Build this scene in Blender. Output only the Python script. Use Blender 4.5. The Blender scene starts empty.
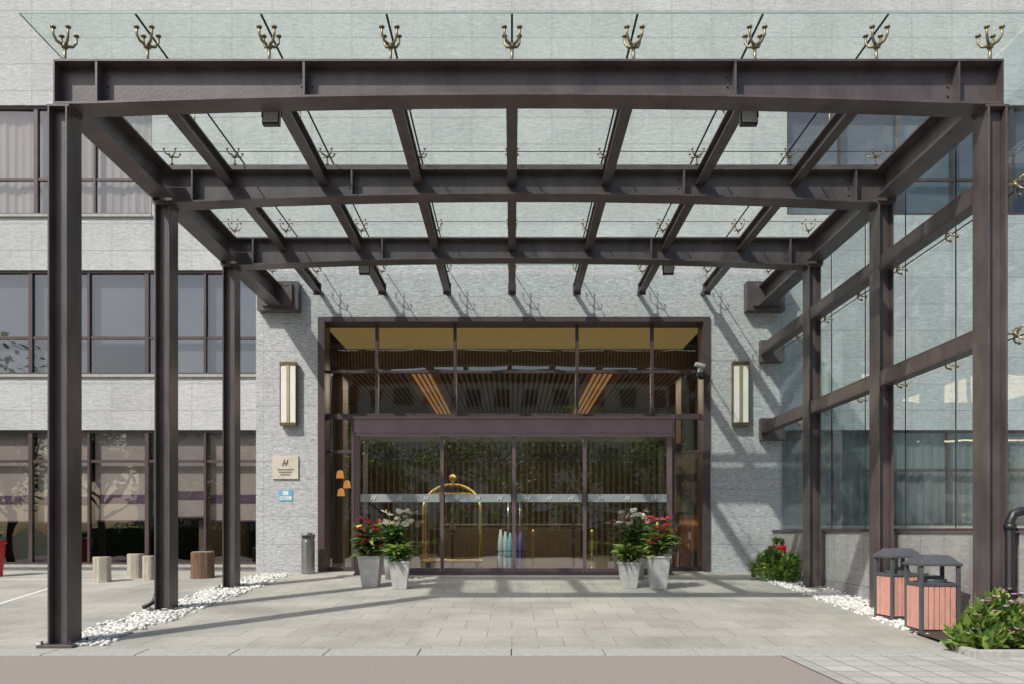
import bpy, math, random
from mathutils import Vector, Matrix
random.seed(7)
R=random.random
def U(a,b): return a+(b-a)*R()
E=0.87
F=800.0
def px(x,D): return (x-512)*D/F
def pz(y,D): return (532-y)*D/F+E
def gz(y):
    if y<8.5: return -0.445
    if y<17.4: return (y-17.4)*0.05
    return 0.0
col=bpy.context.scene.collection
# ------------------------------------------------------------ materials
def new_mat(name):
    m=bpy.data.materials.new(name); m.use_nodes=True
    nt=m.node_tree
    for n in list(nt.nodes): nt.nodes.remove(n)
    out=nt.nodes.new('ShaderNodeOutputMaterial')
    return m,nt,out
def N(nt,t,**k):
    n=nt.nodes.new(t)
    for a,b in k.items(): setattr(n,a,b)
    return n
def c4(c): return (c[0],c[1],c[2],1)
def pm(name,c1,c2=None,scale=6,rough=0.6,bump=0.0,metal=0.0,bscale=None,emit=None,es=0,trans=0,stretch=(1,1,1),island=0):
    m,nt,out=new_mat(name); L=nt.links.new
    if c2 is None: c2=tuple(x*0.8 for x in c1)
    b=N(nt,'ShaderNodeBsdfPrincipled'); b.inputs['Roughness'].default_value=rough; b.inputs['Metallic'].default_value=metal
    tc=N(nt,'ShaderNodeTexCoord'); mp=N(nt,'ShaderNodeMapping'); mp.inputs['Scale'].default_value=stretch
    L(tc.outputs['Object'],mp.inputs['Vector'])
    n=N(nt,'ShaderNodeTexNoise'); n.inputs['Scale'].default_value=scale; n.inputs['Detail'].default_value=4; n.inputs['Roughness'].default_value=0.65
    L(mp.outputs[0],n.inputs['Vector'])
    r=N(nt,'ShaderNodeValToRGB'); r.color_ramp.elements[0].position=0.3; r.color_ramp.elements[1].position=0.7
    r.color_ramp.elements[0].color=c4(c2); r.color_ramp.elements[1].color=c4(c1)
    L(n.outputs['Fac'],r.inputs[0])
    cout=r.outputs[0]
    if island:
        g=N(nt,'ShaderNodeNewGeometry'); mr=N(nt,'ShaderNodeMapRange'); mr.inputs[3].default_value=1-island; mr.inputs[4].default_value=1+island
        L(g.outputs['Random Per Island'],mr.inputs[0])
        mx=N(nt,'ShaderNodeVectorMath',operation='SCALE'); L(cout,mx.inputs[0]); L(mr.outputs[0],mx.inputs['Scale']); cout=mx.outputs[0]
    L(cout,b.inputs['Base Color'])
    if bump:
        n2=N(nt,'ShaderNodeTexNoise'); n2.inputs['Scale'].default_value=bscale or scale*6; n2.inputs['Detail'].default_value=3
        L(mp.outputs[0],n2.inputs['Vector'])
        bp=N(nt,'ShaderNodeBump'); bp.inputs['Strength'].default_value=bump; bp.inputs['Distance'].default_value=0.02
        L(n2.outputs['Fac'],bp.inputs['Height']); L(bp.outputs[0],b.inputs['Normal'])
    if emit:
        b.inputs['Emission Color'].default_value=c4(emit); b.inputs['Emission Strength'].default_value=es
    if trans:
        t=N(nt,'ShaderNodeBsdfTranslucent'); L(cout,t.inputs[0])
        ms=N(nt,'ShaderNodeMixShader'); ms.inputs[0].default_value=trans
        L(b.outputs[0],ms.inputs[1]); L(t.outputs[0],ms.inputs[2]); L(ms.outputs[0],out.inputs[0])
    else: L(b.outputs[0],out.inputs[0])
    return m
def tiled(name,c1,c2,mortar,tw,th,wall=True,rough=0.75,ms=0.006,streak=0.5,offset=0.0,bump=0.5,stain=0.3,var=0.08,gs=(5,22,1),rot=.25):
    m,nt,out=new_mat(name); L=nt.links.new
    b=N(nt,'ShaderNodeBsdfPrincipled'); b.inputs['Roughness'].default_value=rough
    tc=N(nt,'ShaderNodeTexCoord'); sp=N(nt,'ShaderNodeSeparateXYZ'); L(tc.outputs['Object'],sp.inputs[0])
    cb=N(nt,'ShaderNodeCombineXYZ')
    if wall:
        ad=N(nt,'ShaderNodeMath',operation='ADD'); L(sp.outputs[0],ad.inputs[0]); L(sp.outputs[1],ad.inputs[1])
        L(ad.outputs[0],cb.inputs[0]); L(sp.outputs[2],cb.inputs[1])
    else:
        L(sp.outputs[0],cb.inputs[0]); L(sp.outputs[1],cb.inputs[1])
    br=N(nt,'ShaderNodeTexBrick'); br.offset=offset; br.inputs['Scale'].default_value=1
    br.inputs['Brick Width'].default_value=tw; br.inputs['Row Height'].default_value=th; br.inputs['Mortar Size'].default_value=ms
    br.inputs['Mortar Smooth'].default_value=0.3
    br.inputs['Color1'].default_value=(1-var,)*3+(1,); br.inputs['Color2'].default_value=(1+var,)*3+(1,); br.inputs['Mortar'].default_value=(1,1,1,1)
    L(cb.outputs[0],br.inputs['Vector'])
    mp=N(nt,'ShaderNodeMapping'); mp.inputs['Scale'].default_value=gs if wall else (18,18,1)
    if wall: mp.inputs['Rotation'].default_value=(0,0,rot)
    L(cb.outputs[0],mp.inputs[0])
    n=N(nt,'ShaderNodeTexNoise'); n.inputs['Scale'].default_value=1; n.inputs['Detail'].default_value=6; n.inputs['Roughness'].default_value=0.75; n.inputs['Distortion'].default_value=1.0
    L(mp.outputs[0],n.inputs['Vector'])
    r=N(nt,'ShaderNodeValToRGB'); r.color_ramp.elements[0].position=0.5-streak*0.35; r.color_ramp.elements[1].position=0.5+streak*0.35
    r.color_ramp.elements[0].color=c4(c2); r.color_ramp.elements[1].color=c4(c1); L(n.outputs['Fac'],r.inputs[0])
    mu=N(nt,'ShaderNodeMix',data_type='RGBA',blend_type='MULTIPLY'); mu.inputs[0].default_value=1
    L(r.outputs[0],mu.inputs[6]); L(br.outputs['Color'],mu.inputs[7])
    s=N(nt,'ShaderNodeTexNoise'); s.inputs['Scale'].default_value=0.7; s.inputs['Detail'].default_value=5; s.inputs['Roughness'].default_value=0.6
    L(tc.outputs['Object'],s.inputs['Vector'])
    mr=N(nt,'ShaderNodeMapRange'); mr.inputs[1].default_value=0.3; mr.inputs[2].default_value=0.7; mr.inputs[3].default_value=1-stain; mr.inputs[4].default_value=1.0+stain*0.25
    L(s.outputs['Fac'],mr.inputs[0])
    sc=N(nt,'ShaderNodeVectorMath',operation='SCALE'); L(mu.outputs[2],sc.inputs[0]); L(mr.outputs[0],sc.inputs['Scale'])
    mo=N(nt,'ShaderNodeMix',data_type='RGBA'); L(br.outputs['Fac'],mo.inputs[0]); L(sc.outputs[0],mo.inputs[6]); mo.inputs[7].default_value=c4(mortar)
    L(mo.outputs[2],b.inputs['Base Color'])
    h=N(nt,'ShaderNodeMath',operation='SUBTRACT'); L(n.outputs['Fac'],h.inputs[0]); L(br.outputs['Fac'],h.inputs[1])
    bp=N(nt,'ShaderNodeBump'); bp.inputs['Strength'].default_value=bump; bp.inputs['Distance'].default_value=0.012
    L(h.outputs[0],bp.inputs['Height']); L(bp.outputs[0],b.inputs['Normal'])
    L(b.outputs[0],out.inputs[0]); return m
def glassm(name,tint,f0=0.06,dirt=0.04,rough=0.0,wave=0.0,dirtcol=(0.7,0.8,0.78)):
    m,nt,out=new_mat(name); L=nt.links.new
    g=N(nt,'ShaderNodeNewGeometry')
    d=N(nt,'ShaderNodeVectorMath',operation='DOT_PRODUCT'); L(g.outputs['Incoming'],d.inputs[0]); L(g.outputs['Normal'],d.inputs[1])
    a=N(nt,'ShaderNodeMath',operation='ABSOLUTE'); L(d.outputs['Value'],a.inputs[0])
    s=N(nt,'ShaderNodeMath',operation='SUBTRACT'); s.inputs[0].default_value=1; L(a.outputs[0],s.inputs[1])
    p=N(nt,'ShaderNodeMath',operation='POWER'); L(s.outputs[0],p.inputs[0]); p.inputs[1].default_value=5
    ma=N(nt,'ShaderNodeMath',operation='MULTIPLY_ADD'); L(p.outputs[0],ma.inputs[0]); ma.inputs[1].default_value=1-f0; ma.inputs[2].default_value=f0
    t=N(nt,'ShaderNodeBsdfTransparent'); t.inputs[0].default_value=c4(tint)
    gl=N(nt,'ShaderNodeBsdfGlossy'); gl.inputs['Roughness'].default_value=rough
    tc=N(nt,'ShaderNodeTexCoord')
    if wave:
        n=N(nt,'ShaderNodeTexNoise'); n.inputs['Scale'].default_value=1.1; n.inputs['Detail'].default_value=1; L(tc.outputs['Object'],n.inputs['Vector'])
        bp=N(nt,'ShaderNodeBump'); bp.inputs['Strength'].default_value=wave; bp.inputs['Distance'].default_value=0.02
        L(n.outputs['Fac'],bp.inputs['Height']); L(bp.outputs[0],gl.inputs['Normal'])
    ms=N(nt,'ShaderNodeMixShader'); L(ma.outputs[0],ms.inputs[0]); L(t.outputs[0],ms.inputs[1]); L(gl.outputs[0],ms.inputs[2])
    if dirt<=0: L(ms.outputs[0],out.inputs[0]); return m
    df=N(nt,'ShaderNodeBsdfDiffuse'); df.inputs[0].default_value=c4(dirtcol)
    n2=N(nt,'ShaderNodeTexNoise'); n2.inputs['Scale'].default_value=2.2; n2.inputs['Detail'].default_value=5; n2.inputs['Roughness'].default_value=0.7; n2.inputs['Distortion'].default_value=0.8
    L(tc.outputs['Object'],n2.inputs['Vector'])
    mr=N(nt,'ShaderNodeMapRange'); mr.inputs[1].default_value=0.35; mr.inputs[2].default_value=0.75; mr.inputs[3].default_value=dirt*0.4; mr.inputs[4].default_value=dirt*1.8
    L(n2.outputs['Fac'],mr.inputs[0])
    tl=N(nt,'ShaderNodeBsdfTranslucent'); tl.inputs[0].default_value=c4(dirtcol)
    dd=N(nt,'ShaderNodeMixShader'); dd.inputs[0].default_value=0.5; L(df.outputs[0],dd.inputs[1]); L(tl.outputs[0],dd.inputs[2])
    m2=N(nt,'ShaderNodeMixShader'); L(mr.outputs[0],m2.inputs[0]); L(ms.outputs[0],m2.inputs[1]); L(dd.outputs[0],m2.inputs[2])
    L(m2.outputs[0],out.inputs[0]); return m
STEEL=pm('steel_paint',(0.108,0.088,0.086),(0.052,0.041,0.041),3.0,0.38,0.10,bscale=50,stretch=(1,1,.45))
FRAME=pm('bronze_frame',(0.085,0.058,0.056),(0.055,0.038,0.038),3,0.4)
HEADER=pm('mauve_metal',(0.28,0.20,0.21),(0.21,0.15,0.16),2,0.35,metal=0.2)
STONE=tiled('granite_facade',(0.60,0.61,0.60),(0.34,0.35,0.35),(0.30,0.30,0.30),0.9,0.6,streak=0.5,stain=0.14,var=.035,gs=(7,30,1),ms=.005,bump=.8)
PORTAL=tiled('granite_portal',(0.60,0.615,0.62),(0.25,0.26,0.265),(0.36,0.36,0.36),1.2,0.6,streak=0.40,ms=0.003,stain=0.10,bump=0.9,var=.02,gs=(9,38,1),rot=.08)
DADO=tiled('granite_dado',(0.42,0.41,0.40),(0.26,0.255,0.25),(0.14,0.14,0.14),0.6,1.5,streak=0.5)
PAVE=tiled('paving',(0.46,0.445,0.395),(0.32,0.31,0.275),(0.19,0.18,0.16),0.6,0.6,wall=False,streak=0.7,ms=0.006,stain=0.32,bump=0.3,offset=0.5,var=0.08)
PAVE2=tiled('paving_light',(0.50,0.49,0.45),(0.36,0.35,0.32),(0.22,0.21,0.19),0.3,0.3,wall=False,streak=0.7,ms=0.012,stain=0.2,bump=0.3,offset=0.0,var=0.12)
ASPH=pm('asphalt',(0.37,0.325,0.29),(0.22,0.195,0.175),70,0.85,0.6,bscale=110)
KERB=pm('kerb_granite',(0.42,0.41,0.375),(0.30,0.295,0.27),14,0.8,0.3)
GRASS=pm('grass',(0.09,0.13,0.045),(0.05,0.08,0.025),8,0.9,0.5)
WHITEP=pm('white_paint',(0.75,0.75,0.73),(0.55,0.55,0.53),20,0.7)
G_ROOF=glassm('roof_glass',(0.87,0.945,0.925),0.05,0.07,dirtcol=(.78,.86,.84))
G_SIDE=glassm('screen_glass',(0.76,0.88,0.87),0.17,0.07,wave=.2,dirtcol=(0.6,0.72,0.72))
G_WIN=glassm('window_glass',(0.80,0.82,0.84),0.16,0.0,wave=0.25)
G_DOOR=glassm('door_glass',(0.86,0.92,0.88),0.33,0.0,wave=0.15)
G_UP=glassm('clerestory_glass',(0.84,0.83,0.80),0.20,0.0,wave=0.15)
SEAM=pm('silicone',(0.03,0.035,0.035),None,5,0.6)
BLACK=pm('black_metal',(0.02,0.02,0.021),(0.012,0.012,0.013),5,0.4)
BRASS=pm('brass',(0.85,0.6,0.2),(0.7,0.45,0.14),6,0.3,metal=0.75)
SPID=pm('spider_metal',(0.36,0.30,0.18),(0.24,0.2,0.13),12,0.4,metal=0.6)
SS=pm('stainless',(0.55,0.55,0.54),(0.4,0.4,0.4),5,0.28,metal=1.0)
CURT=pm('curtain',(0.42,0.36,0.30),(0.31,0.265,0.225),1.5,0.9,stretch=(6,6,0.3))
CURT2=pm('blind_grey',(0.15,0.16,0.17),(0.10,0.105,0.11),.9,0.9,island=.35)
CURT3=pm('curtain_teal',(0.26,0.28,0.275),(0.18,0.195,0.19),1.5,0.9,stretch=(6,6,0.3))
BLIND=pm('roller_blind',(0.44,0.37,0.32),(0.35,0.295,0.255),1.2,0.9,island=.12)
PURP=pm('purple_band',(0.12,0.07,0.11),None,2,0.9)
ROOM=pm('dark_room',(0.045,0.042,0.04),(0.03,0.028,0.027),2,0.8)
LOBW=pm('lobby_wood',(0.16,0.115,0.08),(0.10,0.07,0.05),3,0.5,stretch=(4,4,0.5))
LOBF=pm('lobby_floor',(0.34,0.31,0.26),(0.23,0.21,0.18),3,0.15)
CEILY=pm('glowing_timber_ceiling',(0.42,0.30,0.11),(0.33,0.23,0.08),2,0.5,stretch=(1,12,1),emit=(0.6,0.44,0.16),es=0.26)  # emission makes the timber glow in place of light falling on it
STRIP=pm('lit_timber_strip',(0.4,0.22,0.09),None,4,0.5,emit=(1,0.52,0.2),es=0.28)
LAMPW=pm('lamp_glass',(0.75,0.74,0.68),(0.68,0.67,0.6),3,0.35)
WARM=pm('warm_lamp',(0.8,0.4,0.1),None,3,0.5,emit=(1,0.42,0.12),es=0.7)
# ------------------------------------------------------------ mesh builder
class MB:
    def __init__(s): s.v=[];s.f=[];s.m=[]
    def hexa(s,p,m=0):
        o=len(s.v); s.v+= [tuple(q) for q in p]
        for f in ((0,3,2,1),(4,5,6,7),(0,1,5,4),(1,2,6,5),(2,3,7,6),(3,0,4,7)):
            s.f.append(tuple(o+i for i in f)); s.m.append(m)
    def box(s,x0,x1,y0,y1,z0,z1,m=0):
        s.hexa([(x0,y0,z0),(x1,y0,z0),(x1,y1,z0),(x0,y1,z0),(x0,y0,z1),(x1,y0,z1),(x1,y1,z1),(x0,y1,z1)],m)
    def quad(s,a,b,c,d,m=0):
        o=len(s.v); s.v+=[tuple(a),tuple(b),tuple(c),tuple(d)]; s.f.append((o,o+1,o+2,o+3)); s.m.append(m)
    def tube(s,pts,r,n=8,m=0,cap=True):
        pts=[Vector(p) for p in pts]; rs=r if isinstance(r,(list,tuple)) else [r]*len(pts)
        o=len(s.v); prev=None
        for i,p in enumerate(pts):
            if i==0: t=pts[1]-p
            elif i==len(pts)-1: t=p-pts[i-1]
            else: t=(pts[i+1]-p).normalized()+(p-pts[i-1]).normalized()
            t.normalize()
            if prev is None:
                up=Vector((0,0,1)) if abs(t.z)<0.9 else Vector((1,0,0)); a=t.cross(up).normalized()
            else:
                a=(prev-t*prev.dot(t)).normalized()
            prev=a; b=t.cross(a)
            for k in range(n):
                an=2*math.pi*k/n; q=p+(a*math.cos(an)+b*math.sin(an))*rs[i]; s.v.append(tuple(q))
        for i in range(len(pts)-1):
            for k in range(n):
                k2=(k+1)%n
                s.f.append((o+i*n+k,o+i*n+k2,o+(i+1)*n+k2,o+(i+1)*n+k)); s.m.append(m)
        if cap:
            s.f.append(tuple(o+k for k in range(n))[::-1]); s.m.append(m)
            e=o+(len(pts)-1)*n; s.f.append(tuple(e+k for k in range(n))); s.m.append(m)
    def lathe(s,cx,cy,prof,n=24,m=0,jit=0):
        o=len(s.v); js=[1+U(-jit,jit) for _ in range(n)]
        for (r,z) in prof:
            for k in range(n):
                a=2*math.pi*k/n; s.v.append((cx+r*js[k]*math.cos(a),cy+r*js[k]*math.sin(a),z))
        for i in range(len(prof)-1):
            for k in range(n):
                k2=(k+1)%n; s.f.append((o+i*n+k,o+i*n+k2,o+(i+1)*n+k2,o+(i+1)*n+k)); s.m.append(m)
        e=o+(len(prof)-1)*n
        s.f.append(tuple(o+k for k in range(n))[::-1]); s.m.append(m)
        s.f.append(tuple(e+k for k in range(n))); s.m.append(m)
    def leaf(s,b,d,L,W,droop=0.3,seg=3,m=0,roll=None):
        b=Vector(b); d=Vector(d).normalized()
        side=d.cross(Vector((0,0,1)))
        if side.length<0.05: side=Vector((1,0,0))
        side.normalize()
        if roll is None: roll=U(-0.7,0.7)
        side=(Matrix.Rotation(roll,3,d)@side)
        o=len(s.v); p=b.copy(); dd=d.copy(); st=L/seg
        for i in range(seg+1):
            t=i/seg; w=W*0.5*math.sin(math.pi*min(0.97,max(0.06,t**0.8)))
            s.v.append(tuple(p-side*w)); s.v.append(tuple(p+side*w))
            dd=(dd+Vector((0,0,-droop/seg))).normalized(); p=p+dd*st
        for i in range(seg):
            s.f.append((o+2*i,o+2*i+1,o+2*i+3,o+2*i+2)); s.m.append(m)
    def blob(s,c,r,m=0,sq=(1,1,1)):
        t=(1+5**.5)/2
        vs=[(-1,t,0),(1,t,0),(-1,-t,0),(1,-t,0),(0,-1,t),(0,1,t),(0,-1,-t),(0,1,-t),(t,0,-1),(t,0,1),(-t,0,-1),(-t,0,1)]
        fs=[(0,11,5),(0,5,1),(0,1,7),(0,7,10),(0,10,11),(1,5,9),(5,11,4),(11,10,2),(10,7,6),(7,1,8),(3,9,4),(3,4,2),(3,2,6),(3,6,8),(3,8,9),(4,9,5),(2,4,11),(6,2,10),(8,6,7),(9,8,1)]
        o=len(s.v); k=r/1.902; an=U(0,6.28); ca,sa=math.cos(an),math.sin(an)
        for (x,y,z) in vs:
            x,y,z=x*k*sq[0],y*k*sq[1],z*k*sq[2]
            s.v.append((c[0]+x*ca-y*sa,c[1]+x*sa+y*ca,c[2]+z))
        for f in fs: s.f.append(tuple(o+i for i in f)); s.m.append(m)
    def done(s,name,parent,mats,smooth=False,bevel=0):
        me=bpy.data.meshes.new(name); me.from_pydata(s.v,[],s.f)
        if not isinstance(mats,(list,tuple)): mats=[mats]
        for mt in mats: me.materials.append(mt)
        me.polygons.foreach_set('material_index',s.m)
        if smooth: me.polygons.foreach_set('use_smooth',[True]*len(s.f))
        me.update()
        ob=bpy.data.objects.new(name,me); col.objects.link(ob)
        if parent: ob.parent=parent
        if bevel:
            b=ob.modifiers.new('bevel','BEVEL'); b.width=bevel; b.segments=2; b.limit_method='ANGLE'
        return ob
def grp(name,loc=(0,0,0),rz=0):
    e=bpy.data.objects.new(name,None); e.location=loc; e.rotation_euler=(0,0,rz); e.empty_display_size=0.3; col.objects.link(e); return e
# ------------------------------------------------------------ ground
g=MB(); B=600
prof=[(-600,-0.47),(8.5,-0.47),(17.4,-0.012),(600,-0.012)]
for i in range(3):
    (y0,z0),(y1,z1)=prof[i],prof[i+1]; g.quad((-B,y0,z0),(B,y0,z0),(B,y1,z1),(-B,y1,z1))
g.done('ground',None,GRASS)
g=MB(); g.quad((-60,-7,-0.445),(60,-7,-0.445),(60,8.5,-0.445),(-60,8.5,-0.445)); g.done('road',None,ASPH)
g=MB(); g.quad((-30,8.85,gz(8.85)+.004),(30,8.85,gz(8.85)+.004),(30,17.4,.004),(-30,17.4,.004))
g.quad((-30,17.4,.004),(30,17.4,.004),(30,18.2,.004),(-30,18.2,.004)); g.done('forecourt_paving',None,PAVE)
g=MB()
x=-30.0
while x<30:
    g.hexa([(x,8.5,-.5),(x+.99,8.5,-.5),(x+.99,8.84,-.5),(x,8.84,-.5),(x,8.5,gz(8.5)+.01),(x+.99,8.5,gz(8.5)+.01),(x+.99,8.84,gz(8.84)+.008),(x,8.84,gz(8.84)+.008)]); x+=1.0
g.done('kerb',None,KERB,bevel=.006)
g=MB(); g.quad((2.85,4,-.435),(30,4,-.435),(30,8.49,-.435),(2.85,8.49,-.435)); g.done('sidewalk_paving',None,PAVE2)
g=MB()
def gl(x0,y0,x1,y1,w):
    d=Vector((x1-x0,y1-y0)).normalized(); n=Vector((-d.y,d.x))*w/2
    g.quad((x0-n.x,y0-n.y,gz(y0-n.y)+.008),(x1-n.x,y1-n.y,gz(y1-n.y)+.008),(x1+n.x,y1+n.y,gz(y1+n.y)+.008),(x0+n.x,y0+n.y,gz(y0+n.y)+.008))
for k in range(4):
    gl(-8.6-k*2.6,15.8,-7.9-k*2.6,12.2,.08)
gl(-17,15.85,-8.2,15.85,.08)
g.done('parking_markings',None,WHITEP)
PEB=pm('pebble',(0.66,0.65,0.61),(0.48,0.47,0.44),9,0.6,island=.3)
def pebbles(xa,xb,ya,yb,n,name):
    g=MB()
    for _ in range(n):
        y=U(ya,yb); w=(xb-xa)/2; c=(xa+xb)/2
        x=c+random.gauss(0,w*.5)
        if abs(x-c)>w*1.15: continue
        r=U(.02,.045); g.blob((x,y,gz(y)+r*.4),r,0,(U(.9,1.3),U(.7,1),U(.5,.75)))
    g.done(name,None,PEB,smooth=True)
pebbles(-5.35,-4.62,9.0,16.8,2600,'gravel')
pebbles(4.95,5.68,9.6,16.6,2600,'gravel')
# ------------------------------------------------------------ main building
bld=grp('hotel_building')
y0=18.0
W0=-25;W1=25;ZT=16
b1=(pz(565,18),pz(430,18)); b2=(pz(375,18),pz(270,18)); b3=(pz(215,18),pz(105,18)); b1r=(pz(526,18),pz(430,18))
LX=-5.62
holes=[(-24,LX,*b1),(-24,LX,*b2),(-24,px(152,18),*b3),(-4.2,4.32,-.1,5.55),(6.0,24,*b1r),(px(787,18),24,*b3)]
xs=sorted({W0,W1,*[h[0] for h in holes],*[h[1] for h in holes]}); zs=sorted({-.3,ZT,*[h[2] for h in holes],*[h[3] for h in holes]})
g=MB()
for i in range(len(xs)-1):
    for j in range(len(zs)-1):
        cx=(xs[i]+xs[i+1])/2; cz=(zs[j]+zs[j+1])/2
        if any(h[0]<cx<h[1] and h[2]<cz<h[3] for h in holes): continue
        g.box(xs[i],xs[i+1],y0,y0+.35,zs[j],zs[j+1])
g.done('facade_wall',bld,STONE)
g=MB(); g.box(W0,W1,y0+.36,40,ZT-.3,ZT-.01); g.box(W0,W0+.3,y0+.36,40,-.3,ZT-.31); g.box(W1-.3,W1,y0+.36,40,-.3,ZT-.31); g.box(W0+.31,W1-.31,39.7,40,-.3,ZT-.31)
g.box(W0-.1,W1+.1,y0-.08,y0+.5,ZT+.002,ZT+.2)
g.done('roof_and_sides',bld,STONE)
def band(xa,xb,za,zb,ztr,pitch,kind):
    fr=MB(); gg=MB(); cu=MB(); dk=MB()
    yf=y0+.05
    t=.055
    fr.box(xa,xb,yf,yf+.12,zb-t,zb); fr.box(xa,xb,yf-.03,yf+.12,za,za+t)
    n=int(round((xb-xa)/pitch)); p=(xb-xa)/n
    for i in range(n+1):
        x=xa+i*p; w=.05 if i%2 else .085
        a=max(xa,x-w/2); b=min(xb,x+w/2)
        fr.box(a,b,yf+.003,yf+.11,za+t+.001,zb-t-.001)
    for i in range(n):
        a=xa+i*p+.045; b=xa+(i+1)*p-.045
        fr.box(a,b,yf+.02,yf+.1,ztr-.03,ztr+.03)
        ty=U(-.010,.010)
        gg.quad((a,yf+.05+ty,za+t),(b,yf+.05-ty,za+t),(b,yf+.05-ty,ztr-.03),(a,yf+.05+ty,ztr-.03))
        gg.quad((a,yf+.06-ty,ztr+.03),(b,yf+.06+ty,ztr+.03),(b,yf+.06+ty,zb-t),(a,yf+.06-ty,zb-t))
    yc=y0+.24
    if kind=='blind':
        for i in range(n):
            a=xa+i*p+.06; b=xa+(i+1)*p-.06
            zc=za+(zb-za)*(.33+U(-.015,.015) if i%5!=2 else .36)
            cu.box(a,b,yc,yc+.01,zc,zb,0)
            cu.box(a,b,yc-.006,yc-.002,zc+.38,zc+.58,1)
            cu.box(a,b,yc-.015,yc+.02,zc-.03,zc-.001,1)
    elif kind=='flat':
        for i in range(n):
            a=xa+i*p+.05; b=xa+(i+1)*p-.05
            zc=za+(zb-za)*random.choice([0,0,0,.12,.3])
            cu.box(a,b,yc,yc+.01,zc,zb,0)
    else:
        n2=int((xb-xa)/.06); last=None
        for i in range(n2+1):
            x=xa+(xb-xa)*i/n2; y=yc+(.010*math.sin(i*1.9)+.014*math.sin(i*.63)+.006*math.sin(i*4.1))
            if last: cu.quad((last[0],last[1],za),(x,y,za),(x,y,zb),(last[0],last[1],zb))
            last=(x,y)
    dk.box(xa,xb,21.4,21.5,za-.1,zb+.1); dk.box(xa,xb,y0+.36,21.39,za-.2,za-.1); dk.box(xa,xb,y0+.36,21.39,zb+.1,zb+.2)
    fr.done('window_frames',bld,FRAME); gg.done('window_panes',bld,G_WIN)
    cu.done('curtains',bld,[{'blind':BLIND,'flat':CURT2,'cur':CURT,'teal':CURT3}[kind],PURP],smooth=(kind in('cur','teal'))); dk.done('window_rooms',bld,ROOM)
band(-24,LX,*b1,pz(461,18),1.3,'blind')
band(-24,LX,*b2,pz(337,18),1.3,'flat')
band(-24,px(152,18),*b3,pz(178,18),1.3,'cur')
band(6.0,24,*b1r,pz(470,18),1.3,'teal')
band(px(787,18),24,*b3,pz(178,18),1.3,'flat')
g=MB()
for (xa,xb,z) in [(-24,LX,b2[0]),(-24,px(152,18),b3[0]),(6.0,24,b1r[0]),(-24,LX,b1[0])]:
    g.box(xa-.05,xb,y0-.05,y0+.018,z-.05,z+.01)
g.done('window_sills',bld,KERB)
# portal
PX0,PX1=px(256,17.4),px(782,17.4); OX0,OX1=px(318,17.4),px(710,17.4); OZ=pz(317,17.4); PT=E+5.86
g=MB()
g.box(PX0,OX0,17.4,17.997,-.3,OZ); g.box(OX1,PX1,17.4,17.997,-.3,OZ); g.box(PX0,PX1,17.4,17.997,OZ+.0005,PT)
g.done('portal_wall',bld,PORTAL)
g=MB(); g.box(PX0-.04,PX1+.04,17.36,17.99,PT+.002,PT+.06); g.done('portal_coping',bld,FRAME)
g=MB()
g.box(OX0+.002,OX0+.15,17.36,17.9,0,OZ-.002); g.box(OX1-.15,OX1-.002,17.36,17.9,0,OZ-.002); g.box(OX0+.151,OX1-.151,17.36,17.9,OZ-.11,OZ-.002)
D=17.65; yA,yB=17.62,17.72
mx=[px(v,D) for v in (377,455,577,652)]
zt1=pz(372,D); zt2=pz(414,D)
for x in mx: g.box(x-.035,x+.035,yA,yB,zt2,OZ-.115)
g.box(OX0+.151,OX1-.151,yA+.003,yB-.003,zt1-.03,zt1+.03)
g.box(OX0+.151,OX1-.151,yA-.01,yB+.01,zt2-.12,zt2-.001)
for x in (px(353,D),px(673,D)): g.box(x-.03,x+.03,yA,yB,0,zt2-.121)
zs_=pz(452,D)
g.box(OX0+.151,px(353,D)-.031,yA,yB,zs_-.03,zs_+.03); g.box(px(673,D)+.031,OX1-.151,yA,yB,zs_-.03,zs_+.03)
g.box(OX0+.151,px(353,D)-.031,yA,yB,0.01,.1); g.box(px(673,D)+.031,OX1-.151,yA,yB,0.01,.1)
g.done('entrance_frame',bld,FRAME,bevel=.004)
g=MB()
cx_=[OX0+.15]+mx+[OX1-.15]
for i in range(5):
    for za,zb in ((zt2,zt1-.03),(zt1+.03,OZ-.11)):
        t=U(-.008,.008); g.quad((cx_[i]+.02,D+t,za),(cx_[i+1]-.02,D-t,za),(cx_[i+1]-.02,D-t,zb),(cx_[i]+.02,D+t,zb))
g.done('clerestory_glass',bld,G_UP)
g=MB()
for a,b in ((OX0+.15,px(353,D)),(px(673,D),OX1-.15)): g.quad((a,D,.1),(b,D,.1),(b,D,zt2-.12),(a,D,zt2-.12))
g.done('sidelight_glass',bld,G_DOOR)
# lobby
g=MB(); LZ=E+4.6
g.box(-7,7,17.42,32,-.2,.012,0)
g.box(-7.2,-7,18.4,32,0,LZ+.3,1); g.box(7,7.2,18.4,32,0,LZ+.3,1); g.box(-7,7,32,32.2,0,LZ+.3,1)
g.box(-7,7,20.3,32,LZ+.02,LZ+.2,1)
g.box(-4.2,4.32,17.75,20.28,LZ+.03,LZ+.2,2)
for i in range(170):
    x=-6.9+i*.081; g.box(x,x+.035,20.2,20.25,LZ-.42,LZ+.01,4)
g.box(-7,7,20.26,20.29,LZ-.5,LZ+.015,1)
for i in range(90):
    x=-6.9+i*.155
    if 2.2<abs(x)<2.95: continue
    g.box(x,x+.06,20.4,31.9,LZ-.2,LZ+.01,4)
for s in (-1,1):
    for k in range(4):
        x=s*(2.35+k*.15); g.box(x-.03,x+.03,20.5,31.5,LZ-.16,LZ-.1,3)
for i in range(60):
    x=-6.8+i*.23; g.box(x,x+.08,31.8,31.99,0,LZ,4)
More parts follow.
